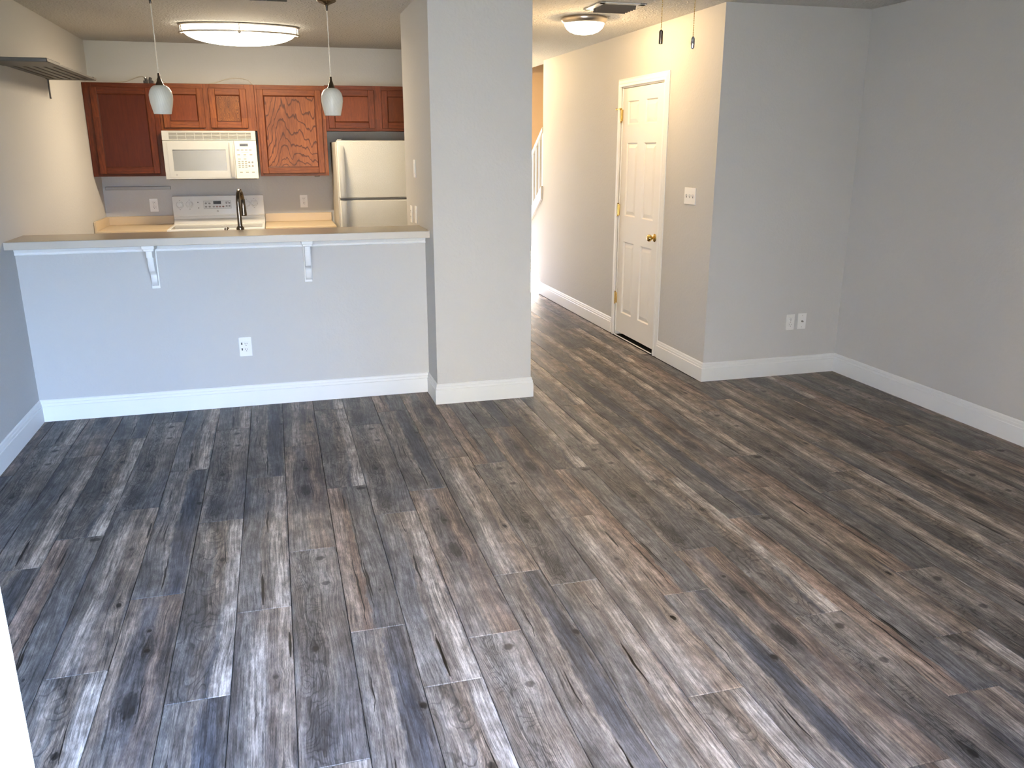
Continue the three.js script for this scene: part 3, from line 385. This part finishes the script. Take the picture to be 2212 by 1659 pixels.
function wallCabinet(label, x0, x1, y0, y1, doors, frameM) { const c = thing('wall_cabinet', label, 'cabinet', [0, 0, 0], 'oak wall cabinets');
  obj('body', metreUV(bx(x0, x1, y0, y1, KZ + 0.001, CF - 0.019), 2.2), frameM, c);
  const inner = doors.map(([a, b]) => [a + 0.012, b - 0.012]); const xs = [x0, ...inner.flat(), x1], G = [];
  for (let i = 0; i < xs.length; i += 2) G.push(metreUV(rb(xs[i], xs[i + 1], y0, y1, CF - 0.019, CF, 0.0015, 1), 2.2));
  for (const [a, b] of inner) G.push(metreUV(rb(a, b, y1 - 0.042, y1, CF - 0.019, CF, 0.0015, 1), 2.2, 'x'), metreUV(rb(a, b, y0, y0 + 0.036, CF - 0.019, CF, 0.0015, 1), 2.2, 'x'));
  obj('face_frame', G, frameM, c); for (const [a, b, pm, fm] of doors) panelDoor(c, a, b, y0 + 0.022, y1 - 0.036, fm || frameM, pm); return c; }
wallCabinet('tall oak wall cabinet tinted darker for weak sheen in the left corner by the microwave', 0.003, 0.568, 1.344, 2.088, [[0.058, 0.527, M.oakDark, M.oakRed]], M.oakRed);  // weaker sheen of the corner cabinet is painted as darker oak
wallCabinet('short oak wall cabinet with two doors above the microwave', 0.570, 1.338, 1.716, 2.092, [[0.596, 0.925, M.oakMid], [0.968, 1.270, M.oakSmall]], M.oak);
wallCabinet('tall oak wall cabinet with bold wavy grain between microwave and refrigerator', 1.340, 1.926, 1.336, 2.092, [[1.357, 1.892, M.oakBig]], M.oak);
{ const c = scene.children[scene.children.length - 1]; obj('puck_light', lathe([[0, -0.012], [0.020, -0.012], [0.026, -0.004], [0.026, 0], [0, 0]], 24).translate(1.823, 1.3355, -2.56), M.strip, c); }
wallCabinet('short oak wall cabinet with two doors above the refrigerator', 1.928, 2.848, 1.718, 2.098, [[1.950, 2.352, M.oakMid], [2.418, 2.825, M.oakShade]], M.oakRed);

// ------------------------------------------------------------------ microwave
{ const m = thing('microwave', 'cream over the range microwave with a grey window under cabinets', 'microwave'); const F = -2.410, x0 = 0.572, x1 = 1.322, yb = 1.319, yt = 1.714, ys = 1.634, xs = 1.141;
  obj('body', [rb(x0, x1, yb, yt - 0.002, KZ + 0.002, F - 0.03, 0.004)], M.cream, m);
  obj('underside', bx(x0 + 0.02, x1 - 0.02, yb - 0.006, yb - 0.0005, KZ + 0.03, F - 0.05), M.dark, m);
  const gr = obj('vent_grille', [rb(x0, x1, ys + 0.001, yt, F - 0.03, F - 0.008, 0.003), rb(x0, 0.628, ys + 0.001, yt, F - 0.01, F, 0.003), rb(1.284, x1, ys + 0.001, yt, F - 0.01, F, 0.003), rb(0.62, 1.29, yt - 0.014, yt, F - 0.01, F, 0.003), rb(0.62, 1.29, ys + 0.001, ys + 0.010, F - 0.01, F, 0.003)], M.cream, m);
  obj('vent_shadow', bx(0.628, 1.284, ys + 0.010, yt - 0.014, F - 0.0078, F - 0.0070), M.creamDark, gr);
  for (let k = 0; k < 5; k++) obj('louvre', rb(0.628, 1.284, ys + 0.0145 + k * 0.0115, ys + 0.0195 + k * 0.0115, F - 0.009, F - 0.002, 0.0015, 1), M.cream, gr);
  obj('divider', Array.from({ length: 9 }, (_, k) => rb(0.690 + k * 0.0685, 0.6945 + k * 0.0685, ys + 0.009, yt - 0.013, F - 0.009, F - 0.0012, 0.001, 1)), M.cream, gr);
  const wx0 = 0.643, wx1 = 1.069, wy0 = 1.386, wy1 = 1.561;
  const dr = obj('door', extrude([[x0, yb], [xs - 0.0015, yb], [xs - 0.0015, ys - 0.0015], [x0, ys - 0.0015]], 0.03, 0.003, [[[wx0, wy0], [wx1, wy0], [wx1, wy1], [wx0, wy1]]]).translate(0, 0, F - 0.029), M.cream, m);
  obj('window', bx(wx0 - 0.002, wx1 + 0.002, wy0 - 0.002, wy1 + 0.002, F - 0.012, F - 0.003), M.glassWindow, dr);
  obj('window_surround', extrude([[0.606, yb + 0.012], [1.092, yb + 0.012], [1.092, ys - 0.014], [0.606, ys - 0.014]], 0.003, 0.0012, [[[wx0 + 0.001, wy0 + 0.001], [wx1 - 0.001, wy0 + 0.001], [wx1 - 0.001, wy1 - 0.001], [wx0 + 0.001, wy1 - 0.001]]]).translate(0, 0, F), M.cream, dr);
  const hg = [[-0.01, ys - 0.016], [0.014, ys - 0.020], [0.030, 1.55], [0.034, 1.475], [0.030, 1.40], [0.012, yb + 0.018], [-0.01, yb + 0.014], [-0.01, yb + 0.03], [0.006, yb + 0.034], [0.020, 1.405], [0.023, 1.475], [0.020, 1.545], [0.006, ys - 0.038], [-0.01, ys - 0.034]];
  obj('handle', toCreasedNormals(sideExtrude(hg.map(([z, y]) => [F + z + 0.004, y]), 1.100, 1.128, 0.003), 0.7), M.cream, dr);
  obj('emblem', new THREE.RingGeometry(0.0045, 0.0065, 20).translate(0.660, 1.3555, F + 0.0035), M.slotGrey, dr);
  obj('emblem_script', [tube([[0.658, 1.357, F + 0.0036], [0.6565, 1.3555, F + 0.0036], [0.658, 1.354, F + 0.0036], [0.6595, 1.3555, F + 0.0036]], 0.0005, 12, 4), tube([[0.6635, 1.357, F + 0.0036], [0.661, 1.3562, F + 0.0036], [0.6625, 1.3555, F + 0.0036], [0.661, 1.3545, F + 0.0036], [0.6635, 1.354, F + 0.0036]], 0.0005, 12, 4)], M.slotGrey, dr);
  const panelPrint = canvasTex(360, 640, (g, w, h) => { g.fillStyle = '#dcd8c8'; g.fillRect(0, 0, w, h); const X = (mx) => mx / 0.1795 * w, Y = (my) => (ys - my) / (ys - yb) * h; g.fillStyle = '#a5a193'; g.strokeStyle = '#c9c4b2'; g.lineWidth = 3; g.strokeRect(X(0.017), Y(1.615), X(0.145), Y(1.345) - Y(1.615));
    const b = (x, y, bw = 0.022, bh = 0.0085) => { g.fillStyle = '#8f8b7d'; g.fillRect(X(x - bw / 2), Y(y + bh / 2), X(bw), bh / (ys - yb) * h); g.fillStyle = '#6b675b'; for (let q = 0; q < 4; q++) g.fillRect(X(x - bw / 2 + 0.003 + q * bw * 0.22), Y(y + 0.001), X(bw * 0.13), 5); };
    for (const x of [0.0285, 0.0615, 0.094, 0.127]) b(x, 1.557); g.fillRect(X(0.055), Y(1.538), X(0.055), 3); for (const x of [0.030, 0.080, 0.130]) b(x, 1.518); g.fillRect(X(0.065), Y(1.502), X(0.028), 3); for (const x of [0.033, 0.079]) b(x, 1.483);
    for (const y of [1.462, 1.447, 1.431, 1.415]) for (const x of [0.030, 0.057, 0.084]) b(x, y, 0.018, 0.009); g.fillStyle = '#7e7a70'; for (const y of [1.455, 1.424]) for (const x of [0.110, 0.137]) { g.beginPath(); g.arc(X(x), Y(y), 16, 0, 7); g.fill(); }
    g.fillRect(X(0.070), Y(1.390), X(0.035), 3); for (const x of [0.040, 0.089, 0.138]) b(x, 1.373, 0.024, 0.010); });
  const pm = std({ map: panelPrint, roughness: 0.4 });
  const face = rb(xs, x1, yb, ys - 0.0015, F - 0.029, F + 0.001, 0.003); { const p = face.attributes.position, uv = face.attributes.uv; for (let i = 0; i < p.count; i++) uv.setXY(i, (p.getX(i) - xs) / (x1 - xs), (p.getY(i) - yb) / (ys - yb)); }
  const cp = obj('control_panel', face, pm, m); obj('display', rb(xs + 0.045, xs + 0.112, 1.587, 1.609, F + 0.0005, F + 0.002, 0.0008), M.black, cp); }

// ------------------------------------------------------------------ stove
{ const s = thing('stove', 'white electric stove with knobs and black clock on its backguard', 'stove'); const x0 = 0.560, x1 = 1.340, F = -2.165;
  obj('body', [rb(x0, x1, 0.02, 0.898, KZ + 0.003, F - 0.02, 0.004), bx(x0 + 0.03, x1 - 0.03, 0.001, 0.02, KZ + 0.03, F - 0.08)], M.white, s);
  obj('oven_door', rb(x0 + 0.005, x1 - 0.005, 0.20, 0.80, F - 0.02, F + 0.01, 0.008), M.white, s); obj('oven_handle', rb(x0 + 0.08, x1 - 0.08, 0.77, 0.795, F + 0.03, F + 0.05, 0.01), M.white, s);
  obj('cooktop_frame', extrude([[x0, 2.16], [x1, 2.16], [x1, 2.705], [x0, 2.705]], 0.022, 0.004, [[[x0 + 0.022, 2.185], [x1 - 0.022, 2.185], [x1 - 0.022, 2.64], [x0 + 0.022, 2.64]]]).rotateX(-Math.PI / 2).translate(0, 0.900, 0), M.white, s);
  obj('glass_cooktop', bx(x0 + 0.02, x1 - 0.02, 0.905, 0.9185, -2.642, -2.183), M.cooktop, s);
  const bg = [[KZ + 0.004, 0.90], [KZ + 0.004, 1.150], [KZ + 0.010, 1.162], [KZ + 0.022, 1.166], [KZ + 0.038, 1.158], [KZ + 0.064, 1.00], [KZ + 0.062, 0.988], [KZ + 0.045, 0.982], [KZ + 0.045, 0.962], [KZ + 0.105, 0.925], [KZ + 0.105, 0.90]];
  const back = obj('backguard', toCreasedNormals(sideExtrude(bg, x0, x1, 0.006), 0.5), M.white, s);
  // the sloping control face: local u along x, v up the slope
  const tilt = Math.atan2(0.026, 0.158), zc = (y) => KZ + 0.064 - (y - 1.00) * (0.026 / 0.158) + 0.0005; const put = (g, x, y, dz = 0) => g.rotateX(-tilt).translate(x, y, zc(y) + dz);
  for (const [x, y] of [[0.621, 1.085], [0.702, 1.088], [1.190, 1.087], [1.256, 1.091]]) { const k = obj('knob', [put(cyl(0.021, 0.024, 0.016, 28).rotateX(Math.PI / 2), x, y, 0.008), put(new RoundedBoxGeometry(0.009, 0.038, 0.012, 2, 0.003).rotateZ(0.15), x, y, 0.020)], M.white, back);
    obj('dial_marks', Array.from({ length: 14 }, (_, i) => { const a = 0.5 + i * 0.4; return put(new THREE.BoxGeometry(0.002, 0.006, 0.0008), x + Math.sin(a) * 0.030, y + Math.cos(a) * 0.030, 0.0005); }).concat([put(new THREE.BoxGeometry(0.012, 0.003, 0.0008), x, y - 0.040, 0.0004), put(new THREE.CircleGeometry(0.003, 10), x, y + 0.039, 0.0006)]), M.slotGrey, k); }
  for (const y of [1.106, 1.056]) obj('indicator_light', put(cyl(0.0045, 0.0045, 0.003, 14).rotateX(Math.PI / 2), 0.774 + (y < 1.08 ? 0.003 : 0), y, 0.001), M.slot, back);
  const pad = canvasTex(520, 160, (g, w, h) => { g.fillStyle = '#d4d5d4'; g.fillRect(0, 0, w, h); g.strokeStyle = '#8f8f8d'; g.lineWidth = 4; g.strokeRect(8, 8, w - 16, h - 16); const b = (x, y, r) => { g.fillStyle = r; g.beginPath(); g.ellipse(x, y, 21, 15, 0, 0, 7); g.fill(); };
    for (const x of [48, 115]) { b(x, 52, '#8a8886'); b(x, 116, '#8a8886'); } for (const [x, c] of [[190, '#8f8c8a'], [250, '#9a7a70'], [305, '#9a7a70'], [365, '#7c5a52']]) b(x, 116, c); for (const x of [430, 482]) { b(x, 48, '#8a8886'); b(x, 108, '#8a8886'); } g.fillStyle = '#7d7b79'; g.fillRect(30, 22, 70, 6); g.fillRect(412, 20, 66, 5); });
  const pg = obj('control_pad', put(new THREE.BoxGeometry(0.240, 0.074, 0.002), 0.938, 1.082, 0.001), std({ map: pad, roughness: 0.4 }), back);
  obj('clock_display', put(new RoundedBoxGeometry(0.066, 0.026, 0.003, 2, 0.001), 0.937, 1.101, 0.0022), M.black, pg);
  obj('emblem', put(new THREE.RingGeometry(0.004, 0.0075, 20), 0.936, 1.026, 0.0012), M.slotGrey, back); }

// ------------------------------------------------------------------ refrigerator
{ const f = thing('refrigerator', 'cream top freezer refrigerator partly behind the narrow wall', 'refrigerator'); const F = -2.05, x0 = 1.972, x1 = 2.735;
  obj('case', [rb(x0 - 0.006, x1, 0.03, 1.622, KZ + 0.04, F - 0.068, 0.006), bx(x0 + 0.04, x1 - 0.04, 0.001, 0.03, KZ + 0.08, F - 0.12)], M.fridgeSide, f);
  obj('gasket', [bx(x0 + 0.012, x1 - 0.012, 0.05, 1.61, F - 0.068, F - 0.058), bx(x0 + 0.012, x1 - 0.006, 1.13, 1.165, F - 0.059, F - 0.010)], M.gasket, f);
  const up = obj('freezer_door', rb(x0, x1, 1.158, 1.634, F - 0.058, F, 0.010, 4), M.fridge, f); const dn = obj('fridge_door', rb(x0, x1, 0.06, 1.141, F - 0.058, F, 0.010, 4), M.fridge, f);
  const hand = (y0, y1) => [[F - 0.005, y0], [F + 0.030, y0], [F + 0.036, y0 + 0.03], [F + 0.034, (y0 + y1) / 2], [F + 0.012, y1 - 0.03], [F + 0.001, y1], [F - 0.005, y1]];
  obj('handle', toCreasedNormals(sideExtrude(hand(1.162, 1.592), x0 + 0.012, x0 + 0.058, 0.004), 0.6), M.cream, up);
  obj('handle', toCreasedNormals(sideExtrude(hand(0.66, 1.137).map(([z, y]) => [z, 0.66 + 1.137 - y]).reverse(), x0 + 0.012, x0 + 0.058, 0.004), 0.6), M.cream, dn);
  obj('hinge_cover', rb(x0 + 0.01, x0 + 0.045, 1.6345, 1.642, F - 0.05, F - 0.005, 0.003), M.cream, f); }

// ------------------------------------------------------------------ faucet and dispenser behind the bar
{ const f = thing('faucet', 'dark metal pull-down kitchen faucet standing behind the bar top', 'faucet', [1.216, 0.9155, -0.30]);
  obj('base', lathe([[0, 0.006], [0.024, 0.006], [0.028, 0], [0, 0]]), M.bronze, f);
  obj('body', lathe([[0.022, 0.006], [0.021, 0.13], [0.024, 0.14], [0.024, 0.172], [0.020, 0.178], [0.0145, 0.184], [0.0135, 0.30]]), M.bronze, f);
  obj('spout', tube([[0, 0.29, 0], [0, 0.345, -0.004], [0.004, 0.383, -0.03], [0.010, 0.398, -0.075], [0.017, 0.385, -0.120], [0.022, 0.345, -0.145], [0.023, 0.32, -0.148]], 0.0125, 60, 16), M.bronze, f);
  obj('spray_head', lathe([[0, -0.085], [0.018, -0.085], [0.020, -0.078], [0.016, -0.02], [0.014, 0.02], [0, 0.02]], 24).translate(0.023, 0.32, -0.148), M.bronze, f);
  obj('lever', [cyl(0.009, 0.009, 0.03, 14).rotateZ(Math.PI / 2).translate(0.034, 0.10, 0), tube([[0.05, 0.10, 0], [0.06, 0.115, -0.01], [0.066, 0.150, -0.02]], 0.005, 16, 8)], M.bronze, f); }
{ const d = thing('soap_dispenser', 'small dark soap dispenser behind the bar left of the faucet', 'dispenser', [1.128, 0.9155, -0.33]);
  obj('collar', lathe([[0, 0.01], [0.020, 0.008], [0.022, 0], [0, 0]]), M.bronze, d); obj('stem', lathe([[0.011, 0.008], [0.011, 0.168], [0, 0.170]]), M.bronze, d); obj('nozzle', [tube([[0, 0.160, 0], [0.004, 0.168, -0.03], [0.010, 0.162, -0.07]], 0.006, 20, 10)], M.bronze, d); }

// ------------------------------------------------------------------ knife strip, shelf, cables
tag(obj('knife_strip', [rb(0.022, 0.555, 1.219, 1.2485, KZ, KZ + 0.016, 0.004), ...[0.12, 0.29, 0.46].map((x) => cyl(0.004, 0.004, 0.002, 10).rotateX(Math.PI / 2).translate(x, 1.234, KZ + 0.016))], M.strip), 'long grey magnetic knife strip under the dark corner cabinet', 'knife strip');
{ const s = thing('slatted_shelf', 'dark grey slatted metal shelf high on the left wall', 'shelf'), y = 2.032;
  obj('end_board', rb(0.001, 0.305, y - 0.006, y + 0.016, -0.34, -0.03, 0.005), M.darkMetal, s);
  [0.030, 0.083, 0.134, 0.185, 0.236, 0.284].forEach((x) => obj('slat', rb(x - 0.018, x + 0.018, y - 0.004, y + 0.010, -1.32, -0.335, 0.003), M.darkMetal, s));
  obj('end_rail', rb(0.001, 0.305, y - 0.006, y + 0.014, -1.40, -1.315, 0.005), M.darkMetal, s);
  obj('bracket', [rb(0.0005, 0.008, y - 0.128, y + 0.012, -1.385, -1.365, 0.002), cyl(0.005, 0.005, 0.008, 10).rotateZ(Math.PI / 2).translate(0.006, y - 0.125, -1.375)], M.darkMetal, s); }
{ const c = thing('cable_splitter', 'two small black cable plugs lying on the corner cabinet top', 'plug', [0.50, 2.0885, -2.56]);
  obj('housing', [rb(-0.036, -0.002, 0, 0.026, -0.02, 0.02, 0.006), rb(0.004, 0.040, 0, 0.026, -0.02, 0.02, 0.006)], M.rubber, c); obj('jack', [cyl(0.010, 0.012, 0.03, 12).rotateZ(0.3).translate(-0.016, 0.036, 0), cyl(0.011, 0.013, 0.03, 12).rotateZ(-0.3).translate(0.018, 0.036, 0)], M.rubber, c); obj('collar', cyl(0.007, 0.007, 0.012, 12).rotateZ(0.3).translate(-0.018, 0.048, 0.006), M.chrome, c); }
tag(obj('cable', tube([[0.012, 2.0925, -2.58], [0.10, 2.0925, -2.58], [0.22, 2.0945, -2.58], [0.33, 2.110, -2.585], [0.42, 2.140, -2.58], [0.455, 2.146, -2.57], [0.482, 2.132, -2.56]], 0.0045, 80), M.cable), 'thin grey cable running along the left corner cabinet top to the plugs', 'cable');
tag(obj('cable', tube([[0.545, 2.098, -2.56], [0.57, 2.128, -2.57], [0.60, 2.122, -2.58], [0.64, 2.096, -2.60]], 0.003, 40), M.cable), 'short grey cable end curling right of the black plugs', 'cable');
tag(obj('cable', tube([[0.97, 2.0965, -2.60], [1.03, 2.110, -2.60], [1.10, 2.134, -2.60], [1.18, 2.148, -2.60], [1.26, 2.144, -2.60], [1.31, 2.126, -2.60], [1.328, 2.098, -2.60]], 0.0045, 80), M.cable), 'thin grey cable arching above the microwave cabinet top', 'cable');

// ------------------------------------------------------------------ pendants
function pendant(x, label) { const z = -0.30, p = thing('pendant_lamp', label, 'pendant lamp', [x, CEIL, z], 'unlit glass pendants over the bar');
  obj('canopy', lathe([[0.058, 0], [0.058, -0.006], [0.046, -0.014], [0.020, -0.024], [0.009, -0.032], [0.007, -0.060], [0, -0.060]]), M.bronze, p);
  obj('cord', [tube([[0, -0.055, 0], [0, -0.25, 0], [0, -0.442, 0]], 0.0028, 20, 8), tube(Array.from({ length: 40 }, (_, i) => [Math.cos(i * 1.4) * 0.0026, -0.06 - i * 0.0097, Math.sin(i * 1.4) * 0.0026]), 0.0014, 160, 5)], M.cord, p);
  obj('cap', lathe([[0, -0.438], [0.0065, -0.440], [0.0075, -0.462], [0.011, -0.470], [0.016, -0.488], [0.026, -0.508], [0.030, -0.510], [0, -0.510]]), M.bronze, p);
  obj('shade', lathe([[0.012, -0.505], [0.034, -0.508], [0.050, -0.520], [0.061, -0.538], [0.067, -0.562], [0.0665, -0.585], [0.062, -0.615], [0.055, -0.645], [0.0495, -0.669], [0.0470, -0.669], [0.052, -0.645], [0.059, -0.615], [0.0635, -0.585], [0.064, -0.562], [0.058, -0.540], [0.046, -0.524], [0.012, -0.512]], 64), M.shade, p); return p; }
pendant(0.833, 'white glass pendant lamp hanging over the bar on the left'); pendant(1.834, 'white glass pendant lamp hanging in front of the refrigerator cabinet');

// ------------------------------------------------------------------ ceiling lights and vents
{ const l = thing('ceiling_light', 'large oval glowing ceiling light in the kitchen', 'ceiling light', [1.287, CEIL, -1.575]); const a = 0.412, b = 0.175;
  const dome = lathe([[0.97, -0.004], [0.985, -0.030], [0.965, -0.055], [0.90, -0.080], [0.78, -0.103], [0.60, -0.122], [0.40, -0.134], [0.18, -0.140], [0, -0.141]], 72).scale(a, 1, b);
  obj('backplate', lathe([[0, -0.0005], [1.035, -0.0005], [1.045, -0.009], [1.02, -0.015], [0, -0.015]], 72).scale(a, 1, b), M.nickel, l);
  const d = obj('diffuser', dome, M.glow, l);
  const ring = []; for (let i = 0; i <= 96; i++) { const t = i / 96 * Math.PI * 2; ring.push([Math.cos(t) * a * 1.005, -0.057, Math.sin(t) * b * 1.02]); } obj('trim_ring', tube(ring, 0.0065, 192, 8), M.nickel, l);
  for (const t of [0, Math.PI / 2, Math.PI, Math.PI * 1.5]) obj('post', [cyl(0.004, 0.004, 0.058, 10).translate(Math.cos(t) * a * 1.01, -0.031, Math.sin(t) * b * 1.01), new THREE.SphereGeometry(0.013, 12, 8).translate(Math.cos(t) * a * 1.012, -0.062, Math.sin(t) * b * 1.012)], M.nickel, l);
  // five area lights lying on the diffuser: its bottom, its two ends and its two long sides
  for (const [dx, dy, dz, w, h, nx, nz, L] of [[0, -0.146, 0, 0.40, 0.10, 0, 0, 190], [0.27, -0.131, 0, 0.15, 0.09, 0.30, 0, 190], [-0.27, -0.131, 0, 0.15, 0.09, -0.30, 0, 210], [0, -0.126, 0.108, 0.44, 0.06, 0, 0.75, 45], [0, -0.126, -0.108, 0.44, 0.06, 0, -0.75, 55]]) {
    const light = new THREE.RectAreaLight(lin(1.0, 0.80, 0.54), L, w, h); light.position.set(1.287 + dx + nx * 0.006, CEIL + dy - 0.004, -1.575 + dz + nz * 0.006); light.lookAt(1.287 + dx + nx, CEIL + dy - 1, -1.575 + dz + nz); scene.add(light); } }
for (const [z, label] of [[-0.545, 'round glowing dome light on the hall ceiling'], [-3.95, 'second round dome light far down the hall near the front door']]) { const l = thing('ceiling_light', label, 'ceiling light', [3.600, CEIL, z]);
  obj('rim', lathe([[0, -0.0005], [0.150, -0.0005], [0.158, -0.004], [0.160, -0.016], [0.154, -0.028], [0.146, -0.036], [0.141, -0.042], [0.136, -0.040], [0.134, -0.03], [0, -0.03]], 64), M.nickel, l);
  obj('diffuser', lathe([[0.138, -0.040], [0.134, -0.056], [0.122, -0.074], [0.100, -0.091], [0.070, -0.103], [0.036, -0.109], [0, -0.111]], 48), M.glow, l);
  const p = new THREE.PointLight(lin(1.0, 0.66, 0.30), z > -1 ? 3.2 : 6.5, 0, 2); p.position.set(3.600, CEIL - 0.065, z); p.castShadow = true; p.shadow.radius = 2; scene.add(p); }
function vent(label, x0, x1, z0, z1, n) { const v = thing('ceiling_vent', label, 'vent'); const f = 0.045, yb = CEIL - 0.008;
  obj('flange', [rb(x0, x1, yb, CEIL - 0.0005, z1 - f, z1, 0.003), rb(x0, x1, yb, CEIL - 0.0005, z0, z0 + f, 0.003), rb(x0, x0 + f, yb, CEIL - 0.0005, z0, z1, 0.003), rb(x1 - f, x1, yb, CEIL - 0.0005, z0, z1, 0.003)], M.trim, v);
  obj('backing', bx(x0 + f, x1 - f, CEIL - 0.003, CEIL - 0.0007, z0 + f, z1 - f), M.slot, v);
  for (let k = 0; k < n; k++) { const z = z0 + f + (k + 0.5) * (z1 - z0 - 2 * f) / n; obj('louvre', new THREE.BoxGeometry(x1 - x0 - 2 * f - 0.002, 0.026, 0.0015).rotateX(0.35).translate((x0 + x1) / 2, CEIL - 0.016, z), M.louvre, v); } return v; }
vent('dark louvred vent with white flange on the hall ceiling beside the light', 3.462, 3.775, -0.20, 0.10, 5);
vent('dark louvred vent on the kitchen ceiling, cut by the photo top edge', 1.34, 1.645, -0.305, 0.0, 5);

// ------------------------------------------------------------------ ceiling fan with pull chains
{ const f = thing('ceiling_fan', 'ceiling fan whose two beaded pull chains hang in from above', 'ceiling fan', [2.822, CEIL, 2.473]);
  obj('canopy', lathe([[0, -0.001], [0.070, -0.001], [0.072, -0.012], [0.060, -0.030], [0.030, -0.045], [0, -0.045]]), M.nickel, f);
  obj('motor_housing', lathe([[0, -0.04], [0.05, -0.045], [0.11, -0.06], [0.13, -0.085], [0.13, -0.135], [0.10, -0.165], [0.06, -0.175], [0, -0.175]]), M.nickel, f);
  obj('switch_cup', lathe([[0.055, -0.17], [0.066, -0.19], [0.066, -0.235], [0.05, -0.262], [0, -0.268]]), M.nickel, f);
  for (let k = 0; k < 5; k++) { const a = k * Math.PI * 0.4 + 0.3; const b = obj('blade', new RoundedBoxGeometry(0.50, 0.008, 0.13, 2, 0.003).rotateX(0.2).translate(0.42, -0.165, 0).rotateY(a), M.oakPlain, f); obj('blade_arm', new RoundedBoxGeometry(0.12, 0.006, 0.035, 2, 0.002).translate(0.15, -0.165, 0).rotateY(a), M.nickel, b); }
  const chain = (x, yEnd, m, lb, fob) => { const g = []; for (let y = -0.235; y > yEnd + 0.040; y -= 0.0056) g.push(new THREE.SphereGeometry(0.0021, 6, 5).translate(x, y, 0)); const c = obj('pull_chain', [...g, cyl(0.0006, 0.0006, -0.235 - yEnd - 0.04, 5).translate(x, (-0.235 + yEnd + 0.04) / 2, 0)], M.brass, f); obj('pull_fob', fob(x, yEnd), m, c).userData.label = lb; };
  chain(-0.061, -0.522, M.bronze, 'dark cylindrical pull', (x, y) => [lathe([[0, 0.044], [0.004, 0.044], [0.0068, 0.040], [0.0068, 0.002], [0.006, 0], [0, 0]], 20).translate(x, y, 0)]);
  chain(0.061, -0.535, M.chrome, 'shiny rounded pull', (x, y) => [lathe([[0, 0.040], [0.003, 0.040], [0.0062, 0.034], [0.0070, 0.018], [0.0060, 0.005], [0.003, 0], [0, 0]], 20).translate(x, y, 0)]); }

renderer.render(scene, camera);
